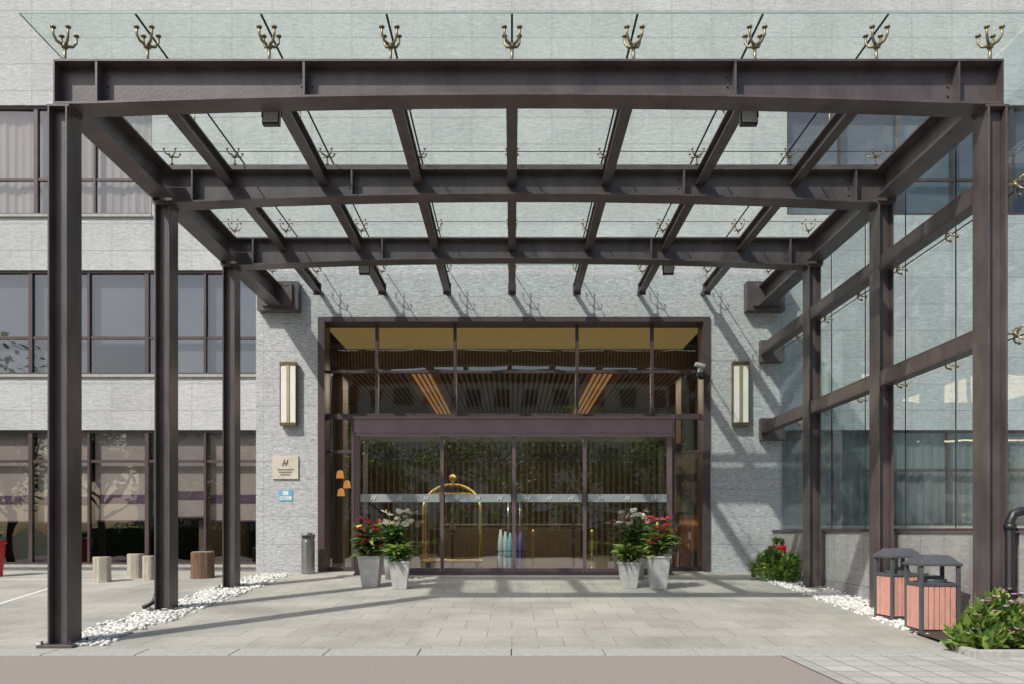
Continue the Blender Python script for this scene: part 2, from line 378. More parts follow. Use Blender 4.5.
g.box(-2.4,2.4,28,28.9,0.02,1.1,1); g.box(-2.5,2.5,27.95,29,1.101,1.16,0)
for x in (-5,5): g.box(x-.35,x+.35,22,22.7,.02,LZ,1)
g.done('lobby_interior',bld,[LOBF,LOBW,CEILY,STRIP,pm('slat_timber',(0.34,0.26,0.18),(0.24,0.18,0.13),3,.5)])
# vestibule
D=16.57; vx0,vx1=px(354.5,D),px(672.5,D); vt=pz(419,D); vb=pz(434,D); gv=gz(D)
ves=grp('entrance_vestibule')
g=MB(); g.box(vx0,vx1,D,17.60,vb+.02,vt,0); g.box(vx0-.03,vx1+.03,D-.03,17.60,vt+.002,vt+.05,0); g.box(vx0+.02,vx1-.02,D+.01,17.6,vb-.05,vb+.018,0)
g.done('header',ves,HEADER,bevel=.006)
g=MB()
posts=[vx0+.05,px(442,D),px(514,D),px(585,D),vx1-.05]
for i,x in enumerate(posts):
    w=.05 if i in (0,4) else .035
    g.box(x-w,x+w,D+.02,D+.1,.02,vb-.051)
    if i in (0,4): g.box(x-w,x+w,17.52,17.6,.02,vb-.051)
for i in range(4): g.box(posts[i]+.051,posts[i+1]-.051,D+.03,D+.09,.02,.12)
g.box(vx0-.02,vx1+.02,D-.02,17.6,gv,.018)
for x in (vx0+.05,vx1-.05): g.box(x-.03,x+.03,D+.101,17.519,.02,.12)
g.done('frame',ves,pm('mauve_frame',(0.15,0.10,0.11),(0.11,0.075,0.08),3,.4),bevel=.004)
g=MB()
for i in range(4):
    t=(.006,-.004,.005,-.006)[i]
    g.quad((posts[i]+.03,D+.06+t,.1),(posts[i+1]-.03,D+.06-t,.1),(posts[i+1]-.03,D+.06-t,vb-.04),(posts[i]+.03,D+.06+t,vb-.04))
for x in (vx0+.05,vx1-.05): g.quad((x,D+.1,.1),(x,17.52,.1),(x,17.52,vb-.04),(x,D+.1,vb-.04))
g.done('glass_panels',ves,G_DOOR)
g=MB(); za,zb=pz(502,D),pz(494,D)
for i in range(4):
    a,b=posts[i]+.06,posts[i+1]-.06
    g.quad((a,D+.045,za),(b,D+.045,za),(b,D+.045,zb),(a,D+.045,zb),0)
    for k in range(3):
        cx=a+(b-a)*(k+.5)/3; h=zb-za
        for dx in (-.03,.03):
            g.hexa([(cx+dx-.025,D+.03,za+.04),(cx+dx-.008,D+.03,za+.04),(cx+dx-.008,D+.035,za+.04),(cx+dx-.025,D+.035,za+.04),(cx+dx+.008,D+.03,zb-.04),(cx+dx+.025,D+.03,zb-.04),(cx+dx+.025,D+.035,zb-.04),(cx+dx+.008,D+.035,zb-.04)],1)
        g.box(cx-.035,cx+.035,D+.036,D+.038,(za+zb)/2-.008,(za+zb)/2+.008,1)
g.done('safety_decals',ves,[pm('frosted_band',(0.30,0.32,0.32),None,4,.6),WHITEP])
g=MB()
for x in (px(514,D)-.12,px(514,D)+.12): g.tube([(x,D-.03,.85),(x,D-.03,1.5)],.012)
g.done('door_handles',ves,SS,smooth=True)
g=MB(); g.hexa([(vx0-.3,D-.45,gz(D-.45)),(vx1+.3,D-.45,gz(D-.45)),(vx1+.3,D-.022,gz(D)),(vx0-.3,D-.022,gz(D)),(vx0-.3,D-.45,gz(D-.45)+.02),(vx1+.3,D-.45,gz(D-.45)+.02),(vx1+.3,D-.022,gv+.02),(vx0-.3,D-.022,gv+.02)])
g.done('threshold_step',ves,KERB)
g=MB()
for x in (-3.2,-1.45,0.02,1.5,3.25): g.box(x-.035,x+.035,19.5,19.58,.02,2.6)
g.box(-3.3,3.3,19.48,19.6,2.601,2.78); g.done('inner_door_frame',ves,FRAME)
# ------------------------------------------------------------ canopy
can=grp('entrance_canopy')
CL,CR=-5.08,5.43
Ds=[9.09,11.76,14.49]
ZB=E+4.79; ZTt=E+5.29; GZ=E+5.71
g=MB()
def column(x,y,ztop):
    z0=gz(y)+.03; h=.11; hy=.155; t=.022
    g.box(x-h,x-h+t,y-hy,y+hy,z0,ztop); g.box(x+h-t,x+h,y-hy,y+hy,z0,ztop); g.box(x-h+t+.0005,x+h-t-.0005,y-.06,y-.04,z0,ztop)
    g.box(x-.2,x+.2,y-.22,y+.22,z0-.05,z0-.001)
    g.box(x-h-.02,x+h+.02,y-hy+.005,y+hy-.005,ztop+.0005,ztop+.028)
    for a in (-.155,.155):
        for b in (-.18,.18): g.tube([(x+a,y+b,z0-.001),(x+a,y+b,z0+.04)],.014,6)
for y in Ds:
    for x in (CL,CR): column(x,y,ZB-.03)
g.done('columns',can,STEEL,bevel=.004)
def ibeam(g,y,xa,xb,arch):
    n=36; fw=.15; t=.024
    def zb(x):
        u=(x-(CL+CR)/2)/((CR-CL)/2*.93)
        return ZB+(arch*(1-u*u) if abs(u)<1 else 0)
    g.box(xa,xb,y-fw,y+fw,ZTt-t,ZTt)
    for i in range(n):
        a=xa+(xb-xa)*i/n; b=xa+(xb-xa)*(i+1)/n; za,zc=zb(a),zb(b)
        g.hexa([(a,y-fw,za),(b,y-fw,zc),(b,y+fw,zc),(a,y+fw,za),(a,y-fw,za+t),(b,y-fw,zc+t),(b,y+fw,zc+t),(a,y+fw,za+t)])
        g.hexa([(a,y-.01,za+t),(b,y-.01,zc+t),(b,y+.01,zc+t),(a,y+.01,za+t),(a,y-.01,ZTt-t),(b,y-.01,ZTt-t),(b,y+.01,ZTt-t),(a,y+.01,ZTt-t)])
    for x in (xa+.008,xb-.008): g.box(x-.008,x+.008,y-fw+.002,y-.011,ZB+t+.002,ZTt-t-.001)
    for x in (CL+.43,-2.33,2.5,CR-.43):
        g.box(x-.012,x+.012,y-fw+.004,y-.011,zb(x)+t+.004,ZTt-t-.001)
        for q in range(3):
            for dx in (-.06,.06): g.tube([(x+dx,y-.011,ZB+.16+q*.11),(x+dx,y-.028,ZB+.16+q*.11)],.013,6)
g=MB()
ibeam(g,Ds[0],px(53,8.94),px(1004,8.94),.1)
ibeam(g,Ds[1],CL-.15,CR+.15,.12); ibeam(g,Ds[2],CL-.15,CR+.15,.12)
g.done('cross_beams',can,STEEL)
g=MB(); g.box(CL-.1,CR+.1,Ds[1]+.18,Ds[1]+.36,ZTt+.02,ZTt+.2)
g.box(CL-.1,CR+.1,Ds[2]+.18,Ds[2]+.3,ZTt+.02,ZTt+.08); g.done('purlins',can,STEEL,bevel=.004)
g=MB()
for x in (CL,CR):
    segs=[(Ds[0]+.16,Ds[1]-.16),(Ds[1]+.16,Ds[2]-.16),(Ds[2]+.16,17.15)]
    for a,b in segs:
        zb_,zt_=ZB+.06,ZTt-.02
        g.box(x-.15,x+.15,a,b,zt_-.024,zt_); g.box(x-.15,x+.15,a,b,zb_,zb_+.024); g.box(x-.01,x+.01,a,b,zb_+.0245,zt_-.0245)
for k in range(-3,4):
    x=k*1.38
    segs=[(Ds[0]+.012,Ds[1]-.012),(Ds[1]+.012,Ds[2]-.012),(Ds[2]+.012,17.0)]
    for a,b in segs:
        g.box(x-.07,x+.07,a,b,ZTt-.03,ZTt-.01); g.box(x-.07,x+.07,a,b,ZTt-.2,ZTt-.18); g.box(x-.008,x+.008,a,b,ZTt-.1795,ZTt-.0305)
    g.box(x-.085,x+.085,17.0,17.02,ZTt-.25,ZTt-.0); g.tube([(x,17.02,ZTt-.11),(x,17.4,ZTt-.11)],.05,10)
g.done('rafters_and_girders',can,STEEL)
g=MB()
for xa,xb in ((px(259,17.3),px(300,17.3)),(px(745,17.3),px(783,17.3))):
    g.box(xa,xb,17.16,17.398,pz(312,17.3),pz(283,17.3)); g.box(xa+.12,xb-.12,17.1,17.158,pz(312,17.3)+.08,pz(283,17.3)-.06)
for zc in (E+3.91,E+2.23):
    for a,b in ((Ds[0]+.16,Ds[1]-.16),(Ds[1]+.16,Ds[2]-.16),(Ds[2]+.16,17.2)):
        g.box(CR-.09,CR+.09,a,b,zc-.11,zc-.09); g.box(CR-.09,CR+.09,a,b,zc+.09,zc+.11); g.box(CR-.09,CR-.075,a,b,zc-.0895,zc+.0895)
    g.box(px(760,17.3),px(783,17.3),17.2,17.398,zc-.25,zc+.22)
g.done('brackets_and_girts',can,STEEL,bevel=.004)
GX=[-5.42]+[k*1.38 for k in range(-3,4)]+[5.8]
GY=[8.8,10.43,11.95,13.2,14.65,16.0,17.34]
g=MB(); se=MB()
for i in range(len(GX)-1):
    for j in range(len(GY)-1):
        t=U(-.006,.006)
        g.quad((GX[i]+.008,GY[j]+.008,GZ+t),(GX[i+1]-.008,GY[j]+.008,GZ-t),(GX[i+1]-.008,GY[j+1]-.008,GZ-t),(GX[i]+.008,GY[j+1]-.008,GZ+t))
for x in GX[1:-1]: se.box(x-.012,x+.012,GY[0],GY[-1],GZ-.018,GZ-.010)
for y in GY[1:-1]: se.box(GX[0],GX[-1],y-.006,y+.006,GZ-.028,GZ-.020)
se.box(GX[0],GX[-1],GY[0]-.008,GY[0]-.002,GZ-.008,GZ+.008,1); se.box(GX[0]-.006,GX[0],GY[0],GY[-1],GZ-.008,GZ+.008,1)
g.done('roof_glass',can,G_ROOF)
SY=[8.95,10.43,11.76,13.1,14.49,15.9,17.36]; SZ=[E+.05,E+2.23,E+3.91,GZ-.02]
g=MB()
for i in range(len(SY)-1):
    for j in range(len(SZ)-1):
        t=U(-.006,.006)
        g.quad((5.8+t,SY[i]+.008,SZ[j]+.008),(5.8-t,SY[i+1]-.008,SZ[j]+.008),(5.8-t,SY[i+1]-.008,SZ[j+1]-.008),(5.8+t,SY[i]+.008,SZ[j+1]-.008))
for y in SY[1:-1]: se.box(5.782,5.791,y-.01,y+.01,SZ[0],SZ[-1])
for z in SZ[1:-1]: se.box(5.770,5.780,SY[0],SY[-1],z-.008,z+.008)
se.box(5.794,5.806,SY[0]-.006,SY[0]-.001,SZ[0],SZ[-1],1)
g.done('side_screen_glass',can,G_SIDE)
se.done('glass_seams',can,[SEAM,pm('glass_edge',(0.22,0.36,0.32),None,4,.3)])
g=MB()
def spider(c,n,u,v,h,q=1.0):
    c=Vector(c);n=Vector(n);u=Vector(u);v=Vector(v)
    g.tube([c,c+n*h*.55],.014*q,8)
    g.tube([c,c+n*.02],.03*q,8)
    hub=c+n*h*.55
    g.tube([hub-n*.02,hub+n*.02],.026*q,8)
    for a in (-1,1):
        for b in (-1,1):
            d=(u*a+v*b)*.085
            g.tube([hub,hub+d*.7+n*h*.06,hub+d+n*h*.2,hub+d+n*(h*.45-.012)],[.015*q,.012*q,.011*q,.011*q],6)
            g.tube([hub+d+n*(h*.45-.03),hub+d+n*(h*.45-.018)],.024*q,8)
X=(1,0,0);Y=(0,1,0);Z=(0,0,1)
for y in (9.09,10.43,11.95,13.2,14.65,16.0,16.95):
    for x in [CL]+[k*1.38 for k in range(-3,4)]+[CR]:
        zb_=ZTt if abs(y-9.09)<.01 else ZTt-.012
        if abs(y-11.95)<.05: zb_=ZTt+.2
        spider((x,y,zb_),Z,X,Y,GZ-zb_,1.35 if y<9.2 else .8)
for z in (E+2.23,E+3.91):
    for y in SY[:-1]: spider((CR+.09,max(y,9.0),z),X,Y,Z,5.79-CR-.09)
g.done('glass_fittings',can,SPID,smooth=True)
g=MB()
for k in range(-3,4):
    x=k*1.38
    for a,b in ((9.2,10.43),(11.9,13.2),(14.6,16.0)):
        g.tube([(x+.12,a,ZTt-.01),(x+.12,b,GZ-.1)],.005,5)
g.done('tension_rods',can,SS)
g=MB()
ys=[8.95+i*1.2 for i in range(8)]
for i in range(7):
    a,b=ys[i],min(ys[i+1]-.006,17.39)
    g.hexa([(5.68,a,gz(a)-.2),(5.9,a,gz(a)-.2),(5.9,b,gz(b)-.2),(5.68,b,gz(b)-.2),(5.68,a,E+.0),(5.9,a,E+.0),(5.9,b,E+.0),(5.68,b,E+.0)])
g.done('screen_wall',None,DADO,bevel=.003)
g=MB(); g.box(5.65,5.93,8.92,17.38,E+.003,E+.045); g.done('coping',bpy.data.objects['screen_wall'],FRAME)
def flood(x,y,ztop,rx):
    e=grp('floodlight',(x,y,ztop)); m=MB()
    m.box(-.1,.1,-.035,.035,-.25,-.07,0); m.box(-.085,.085,-.045,-.036,-.232,-.088,1)
    for i in range(7): m.box(-.09+i*.028,-.08+i*.028,.036,.06,-.23,-.09,0)
    m.tube([(-.115,0,-.15),(-.115,0,-.03),(.115,0,-.03),(.115,0,-.15)],.008,6,0); m.tube([(0,0,-.03),(0,0,.04)],.012,6,0)
    m.done('housing',e,[BLACK,pm('flood_glass',(.5,.52,.52),None,3,.15)],bevel=.004); e.rotation_euler=(rx,0,0)
flood(px(272,9.35),9.35,ZB+.2,-.1); flood(px(748,9.35),9.35,ZB+.2,-.1)
flood(px(668,14.75),14.75,ZB+.2,-.1); flood(px(365,14.75),14.75,ZB+.2,-.1)
# ------------------------------------------------------------ wall lamps, signs, cctv
def sconce(xc):
    D=17.3; e=grp('wall_lamp',(xc,17.4,0)); m=MB(); za,zb=pz(425,D),pz(363,D)
    w=.17
    m.box(-w,w,-.03,-.001,za,zb,0)
    m.box(-w-.01,w+.01,-.16,-.031,za-.02,za+.05,0); m.box(-w-.01,w+.01,-.16,-.031,zb-.05,zb+.02,0)
    m.box(-w+.01,-.035,-.14,-.031,za+.051,zb-.051,1); m.box(.035,w-.01,-.14,-.031,za+.051,zb-.051,1)
    m.box(-.034,.034,-.155,-.031,za+.051,zb-.051,2)
    for x in (-w,w): m.box(x-.009,x+.009,-.15,-.031,za+.051,zb-.051,0)
    m.done('lamp_body',e,[pm('lamp_metal',(0.22,0.17,0.1),None,4,.35,metal=.8),LAMPW,pm('lamp_bar',(0.5,0.42,0.25),None,4,.4,metal=.6)],bevel=.004)
sconce(px(288.5,17.3)); sconce(px(740.5,17.3))
D=17.38
e=grp('hotel_sign_plaque',(px(285.5,D),17.4,0)); m=MB(); za,zb=pz(479,D),pz(456,D)
m.box(-.28,.28,-.035,-.001,za,zb,0)
for dx in (-.035,.035): m.hexa([(dx-.04,-.045,zb-.22),(dx-.02,-.045,zb-.22),(dx-.02,-.036,zb-.22),(dx-.04,-.036,zb-.22),(dx+.01,-.045,zb-.08),(dx+.03,-.045,zb-.08),(dx+.03,-.036,zb-.08),(dx+.01,-.036,zb-.08)],1)
m.box(-.05,.06,-.05,-.046,zb-.165,zb-.148,1)
for r in range(3):
    x=-.17+r*.03
    while x<.17-r*.03:
        w=U(.015,.03); m.box(x,x+w,-.042,-.036,zb-.31-r*.055,zb-.285-r*.055,1); x+=w+.008
m.done('plate',e,[pm('plaque_beige',(0.60,0.55,0.46),None,6,.4),pm('plaque_ink',(0.2,0.15,0.11),None,6,.5)],bevel=.004)
e=grp('notice_sign',(px(285.5,D),17.4,0)); m=MB(); za,zb=pz(501,D),pz(490,D)
m.box(-.15,.15,-.012,-.001,za,zb,0); m.box(-.13,.13,-.014,-.0125,za+.02,za+.1,1)
for k in range(3): m.box(-.11,.11-.04*k,-.0165,-.0145,za+.03+k*.023,za+.038+k*.023,0)
m.box(-.06,.06,-.014,-.0125,za+.13,zb-.02,1)
m.done('plate',e,[pm('sign_blue',(0.13,0.42,0.62),None,6,.4),WHITEP])
e=grp('cctv_camera',(px(702,17.2),17.4,pz(372,17.3))); m=MB()
m.box(-.05,.05,-.02,-.001,-.07,.09,0); m.tube([(0,-.02,.02),(0,-.16,.06),(0,-.2,.1)],.018,8,0)
m.tube([(-.15,-.22,.14),(.06,-.2,.1)],.05,12,0); m.tube([(0,-.12,-.16),(0,-.12,-.1),(0,-.12,-.02)],[.05,.085,.085],14,1); m.tube([(.06,-.2,.1),(.075,-.197,.097)],.035,12,1); m.tube([(0,-.02,-.01),(0,-.12,-.01)],.02,8,0)
m.done('camera_body',e,[pm('cctv_grey',(0.45,0.45,0.45),None,4,.4),BLACK],smooth=False)
# ------------------------------------------------------------ small objects
def at(x,y):
    k=(y-532)/F
    D=(E+0.87)/(k+.05); return (px(x,D),D,gz(D))
p=(px(308,17.0),17.0,gz(17.0)); e=grp('litter_bin',p); m=MB()
m.lathe(0,0,[(.12,0),(.14,.01),(.14,.70),(.13,.705),(.13,.74),(.145,.745),(.145,.83),(.11,.87),(.03,.88)],24,0)
m.box(-.08,.08,-.15,-.10,.755,.81,1); m.done('body',e,[SS,BLACK],smooth=False)
BARK=pm('bark',(0.20,0.12,0.075),(0.10,0.06,0.04),8,.9,.8,stretch=(3,3,.6)); CUT=pm('cut_wood',(0.45,0.33,0.2),(0.35,0.25,0.15),12,.8)
PALE=pm('pale_bark',(0.50,0.46,0.38),(0.32,0.29,0.24),7,.9,.7,stretch=(3,3,.8))
def stump(x,yb,yt,wpx,mt):
    P=at(x,yb); s=F/P[1]; r=wpx/2/s; h=(yb-yt)/s
    e=grp('tree_stump_stool',P); m=MB()
    m.lathe(0,0,[(r*1.05,-.02),(r,.05),(r*.97,h*.5),(r,h-.015),(r*.96,h)],22,0,.05)
    m.lathe(0,0,[(r*.93,h+.0005),(r*.92,h+.006),(r*.02,h+.008)],22,1,.02)
    m.done('trunk',e,[mt,CUT],bevel=.004)
stump(102,582,557,17,PALE); stump(136,578,554,16,PALE); stump(149,580,556,12,PALE); stump(203,578,552,23,BARK)
POT=pm('pot_grey',(0.50,0.495,0.475),(0.36,0.355,0.34),7,.6,.15); SOIL=pm('soil',(0.06,0.042,0.03),None,20,.9)
LEAF=pm('leaf_green',(0.13,0.24,0.05),(0.07,0.14,0.03),12,.45,trans=.4,island=.45)
LEAFD=pm('leaf_dark',(0.06,0.13,0.035),(0.035,0.075,0.02),12,.4,trans=.3,island=.45)
LIME=pm('leaf_lime',(0.33,0.43,0.10),(0.22,0.33,0.07),12,.5,trans=.4,island=.3)
REDL=pm('bract_red',(0.70,0.07,0.07),(0.5,0.04,0.05),12,.45,trans=.35,island=.35)
WHL=pm('spathe_white',(0.85,0.85,0.81),(0.75,0.77,0.7),12,.45,trans=.35)
YEL=pm('spadix',(0.7,0.55,0.1),None,12,.5)
def foliage(m,c,r,h,n,L,W,mi,up=.4,dr=.6):
    for _ in range(n):
        a=U(0,6.283); e_=U(-.2,1.0); rr=r*U(.1,.8)**.8
        d=Vector((math.cos(a),math.sin(a),up+e_*.7))
        b=(c[0]+rr*math.cos(a)*.6,c[1]+rr*math.sin(a)*.6,c[2]+h*R()**.8)
        m.leaf(b,d,L*U(.6,1.15),W*U(.6,1.15),dr,4,mi)
def potplant(x,yb,yt,w,kind,sx=0):
    P=at(x,yb); s=F/P[1]; h=(yb-yt)/s; wt=w/2/s; wb=wt*.68
    e=grp('potted_plant',P,U(-.1,.1)); m=MB()
    m.hexa([(-wb,-wb,0),(wb,-wb,0),(wb,wb,0),(-wb,wb,0),(-wt,-wt,h-.04),(wt,-wt,h-.04),(wt,wt,h-.04),(-wt,wt,h-.04)],0)
    wr=wt+.012
    for a,b,c,d in ((-wr,wr,-wr,-wr+.035),(-wr,wr,wr-.035,wr),(-wr,-wr+.035,-wr+.036,wr-.036),(wr-.035,wr,-wr+.036,wr-.036)): m.box(a,b,c,d,h-.039,h,0)
    m.box(-wr+.036,wr-.036,-wr+.036,wr-.036,h-.038,h-.02,1)
    m.done('pot',e,[POT,SOIL],bevel=.006)
    m=MB()
    if kind=='red':
        foliage(m,(sx*.3,0,h),.2,.3,80,.3,.1,0,.5); foliage(m,(sx*.4,0,h+.08),.25,.4,80,.26,.085,1,.4); foliage(m,(0,-.1,h+.02),.25,.35,70,.28,.09,4,.3,.8)
        for _ in range(17):
            cx,cy,cz=sx*.5+U(-.26,.26),U(-.28,.1),h+U(.2,.68)
            for q in range(8):
                a=q*.78+U(-.2,.2); m.leaf((cx,cy,cz),(math.cos(a),math.sin(a)-.2,U(.2,.9)),U(.08,.12),U(.04,.055),.5,4,2)
        for _ in range(8): m.leaf((sx*.5+U(-.25,.25),U(-.2,.1),h+U(.3,.6)),(U(-1,1),U(-1,1),.6),.16,.06,.4,4,5)
    else:
        foliage(m,(0,0,h),.15,.16,60,.3,.09,0,.35,.9); foliage(m,(0,0,h+.04),.15,.2,120,.28,.08,4,.6,.9)
    m.done('foliage',e,[LEAFD,LEAF,REDL,WHL,LIME,YEL],smooth=True); return e
def lilies(x,ytop,wpx,D):
    z0=gz(D); e=grp('white_lily_plant',(px(x,D),D,z0)); s=F/D; zt=pz(ytop,D)-z0; w=wpx/2/s
    m=MB(); m.lathe(0,0,[(.11,0),(.15,.45),(.16,.47),(.14,.48)],16,3)
    for _ in range(130):
        a=U(0,6.28); m.leaf((.05*math.cos(a),.05*math.sin(a),.55+U(0,.4)),(math.cos(a),math.sin(a),U(.4,1.8)),U(.3,.45),U(.09,.13),.9,5,0 if R()<.4 else 1)
    for _ in range(14):
        a=U(0,6.28); r=U(.1,1)*w; zt_=zt-.05-U(0,.42)
        tip=Vector((r*math.cos(a),r*math.sin(a)*.7-.1,zt_))
        m.tube([(0,0,.5),(tip.x*.5,tip.y*.5,.5+(zt_-.5)*.6),tuple(tip)],.006,5,1)
        for q in range(2): m.leaf(tip,(math.cos(a)+U(-.8,.8),-abs(math.sin(a))-.3,U(.2,.9)),U(.15,.22),U(.11,.15),.5,5,2,roll=U(-1,1))
        m.tube([tip,tip+Vector((math.cos(a)*.03,-.03,.07))],.01,5,4)
    m.done('flowers',e,[LEAFD,LEAF,WHL,POT,YEL],smooth=True)
potplant(371,587,556,22,'red',-.1); potplant(400,589,561,20,'green'); lilies(391,509,36,15.95)
potplant(658,589,556,21,'red',.05); potplant(629,588,562,19,'green'); lilies(638,508,38,15.95)
# luggage cart
P=(px(453,17.2),17.1,.03); e=grp('luggage_cart',P); m=MB()
hx,hy=.60,.27
m.box(-hx,hx,-hy,hy,.2,.26,1)
m.tube([(-hx-.03,-hy-.03,.23),(hx+.03,-hy-.03,.23),(hx+.03,hy+.03,.23),(-hx-.03,hy+.03,.23),(-hx-.03,-hy-.03,.23)],.035,8,0)
for sx in (-1,1):
    for sy in (-1,1):
        x,y=sx*(hx-.08),sy*(hy-.06); m.tube([(x-.03,y,.09),(x+.03,y,.09)],.09,16,2); m.tube([(x,y,.1),(x,y,.2)],.02,8,0)
for sy in (-1,1):
    pts=[(-hx,sy*hy,.26),(-hx,sy*hy,1.35)]
    for k in range(1,12):
        a=math.pi*k/12; pts.append((-hx*math.cos(a),sy*hy*(1-.9*math.sin(a)),1.35+.5*math.sin(a)))
    pts.append((hx,sy*hy,1.35)); pts.append((hx,sy*hy,.26)); m.tube(pts,.028,10,0)
m.tube([(-.4,0,1.66),(.4,0,1.66)],.018,8,0)
m.lathe(0,0,[(.03,1.84),(.06,1.87),(.025,1.9),(.07,1.94),(.085,1.99),(.07,2.04),(.01,2.08)],16,0)
m.done('brass_frame',e,[BRASS,pm('red_carpet',(0.2,0.03,0.03),None,20,.9),BLACK],smooth=True)
UW=pm('umbrella_white',(0.75,0.78,0.8),(0.6,0.66,0.7),8,.6); UP=pm('umbrella_purple',(0.22,0.15,0.4),None,8,.6); UB=pm('umbrella_teal',(0.3,0.6,0.65),None,8,.6)
e=grp('umbrella_stand',(px(511,17.0),16.95,.02)); m=MB()
m.box(-.3,.3,-.12,.12,0,.03,3)
for x in (-.29,.29):
    for y in (-.11,.11): m.tube([(x,y,.03),(x,y,.45)],.01,6,3)
m.tube([(-.29,-.11,.45),(.29,-.11,.45),(.29,.11,.45),(-.29,.11,.45),(-.29,-.11,.45)],.01,6,3)
for i,(x,mt) in enumerate([(-.22,0),(-.12,0),(-.02,2),(.1,1),(.2,1)]):
    yy=U(-.05,.05); h=U(.92,1.05)
    m.tube([(x,yy,.04),(x,yy,.12),(x,yy,.3),(x,yy,.6),(x,yy,h-.12)],[.01,.04,.062,.065,.02],10,mt)
    pts=[(x,yy,h-.12),(x,yy,h)]+[(x+.03-.03*math.cos(a),yy,h+.03*math.sin(a)) for a in (0.8,1.6,2.4,3.1)]
    m.tube(pts,.009,6,3)
m.done('stand_and_umbrellas',e,[UW,UP,UB,BLACK],smooth=True)
for xx in (533,592):
    e=grp('rope_stanchion',(px(xx,17.2),17.2,.03)); m=MB()
    m.lathe(0,0,[(.16,0),(.16,.02),(.03,.05),(.025,.1),(.022,.75),(.035,.76),(.04,.8),(.05,.84),(.03,.88),(.005,.9)],16,0); m.done('post',e,BRASS,smooth=True)
for (x,y,D) in ((340,474,19.2),(347,484,20.0),(341,492,20.0)):
    e=grp('lobby_lamp',(px(x,D),D,pz(y,D))); m=MB(); m.lathe(0,0,[(.1,-.1),(.07,.06),(.02,.09)],14,0); m.tube([(0,0,.09),(0,0,1.4)],.006,5,1); m.done('shade',e,[WARM,BLACK],smooth=True)
D=19.2; e=grp('framed_picture',(0,0,0)); m=MB(); a,b=px(678,D),px(700,D); m.box(a,b,D,D+.05,pz(555,D),pz(512,D),1); m.box(a+.04,b-.04,D-.01,D-.002,pz(552,D),pz(515,D),0)
m.box(a-.3,b+.4,D+.06,D+.1,.012,3.0,1)
m.done('canvas',e,[pm('art_orange',(0.5,0.18,0.05),(0.06,0.03,0.03),4,.6,emit=(1,.35,.08),es=.04),LOBW])
# ------------------------------------------------------------ litter bins at right
PINK=pm('bin_panel',(0.60,0.31,0.25),(0.46,0.23,0.185),9,.7,.2,stretch=(1,1,.4),island=.1)
BDK=pm('bin_metal',(0.085,0.09,0.10),(0.06,0.064,0.072),7,.4)
def bin_(x,yb,yt,w,rz):
    P=at(x,yb); s=F/P[1]; h=(yb-yt)/s; r=w/2/s*.86
    e=grp('litter_bin',(P[0],P[1]+r*.7,gz(P[1]+r*.7)),rz); m=MB(); hb=h*.64
    m.box(-r+.02,r-.02,-r+.02,r-.02,.0,.05,1)
    m.box(-r+.035,r-.035,-r+.035,r-.035,.051,hb-.04,1)
    n=6
    for k in range(n):
        a=-r+.045+k*(2*r-.09)/n; b=a+(2*r-.09)/n-.008
        m.box(a,b,-r+.005,-r+.034,.06,hb-.03,0); m.box(a,b,r-.034,r-.005,.06,hb-.03,0)
        m.box(-r+.005,-r+.034,a,b,.06,hb-.03,0); m.box(r-.034,r-.005,a,b,.06,hb-.03,0)
    for sx in (-1,1):
        for sy in (-1,1):
            cx,cy=sx*(r-.02),sy*(r-.02); m.box(cx-.022,cx+.022,cy-.022,cy+.022,0,h-.13,1)
    for a,b,c,d in ((-r,r,-r-.004,-r+.03),(-r,r,r-.03,r+.004),(-r-.004,-r+.03,-r+.031,r-.031),(r-.03,r+.004,-r+.031,r-.031)):
        m.box(a,b,c,d,hb-.028,hb+.012,1)
    m.lathe(0,0,[(r*.72,hb-.2),(r*.72,hb+.05),(r*.66,hb+.05)],20,1); m.box(-r*.45,r*.45,-r*.45,r*.45,hb+.052,hb+.09,1)
    R1=r+.02; R2=r*.6
    m.box(-R1,R1,-R1,R1,h-.13,h-.10,1)
    m.hexa([(-R1+.005,-R1+.005,h-.0995),(R1-.005,-R1+.005,h-.0995),(R1-.005,R1-.005,h-.0995),(-R1+.005,R1-.005,h-.0995),(-R2,-R2,h),(R2,-R2,h),(R2,R2,h),(-R2,R2,h)],1)
    m.done('bin_body',e,[PINK,BDK],bevel=.005)
bin_(903,621,549,37,.1); bin_(939,635,556,45,-.08)
e=grp('drain_pipe'); m=MB(); y=8.9
m.tube([(6.0,y,1.12),(5.66,y,1.1),(5.58,y,1.07),(5.54,y,.98),(5.54,y,-.1),(5.5,y-.02,-.2),(5.42,y-.05,-.3)],.05,12); m.tube([(5.54,y,.9),(5.54,y,.96)],.065,12); m.tube([(5.54,y,.2),(5.54,y,.26)],.065,12)
m.done('pipe',e,BLACK,smooth=True)
e=grp('downpipe'); m=MB(); x,y=CL-.16,Ds[1]+.05
m.tube([(x,y,ZB-.2),(x,y,gz(y)+.25),(x-.03,y-.05,gz(y)+.12),(x-.12,y-.18,gz(y)+.05)],.035,10); m.done('pipe',e,BLACK,smooth=True)
for (x,D,h,w) in ((779,16.75,.62,.2),(-6,16.4,.75,.22)):
    e=grp('potted_plant',(px(x,D),D,gz(D))); m=MB()
    m.lathe(0,0,[(w*.7,0),(w*.95,h*.9),(w*1.05,h*.92),(w*1.05,h),(w*.9,h)],20,0); foliage(m,(0,0,h),.12,.1,50,.16,.05,1,.8)
    m.done('pot_and_leaves',e,[pm('red_glaze',(0.5,0.02,0.03),None,5,.25),LEAF])
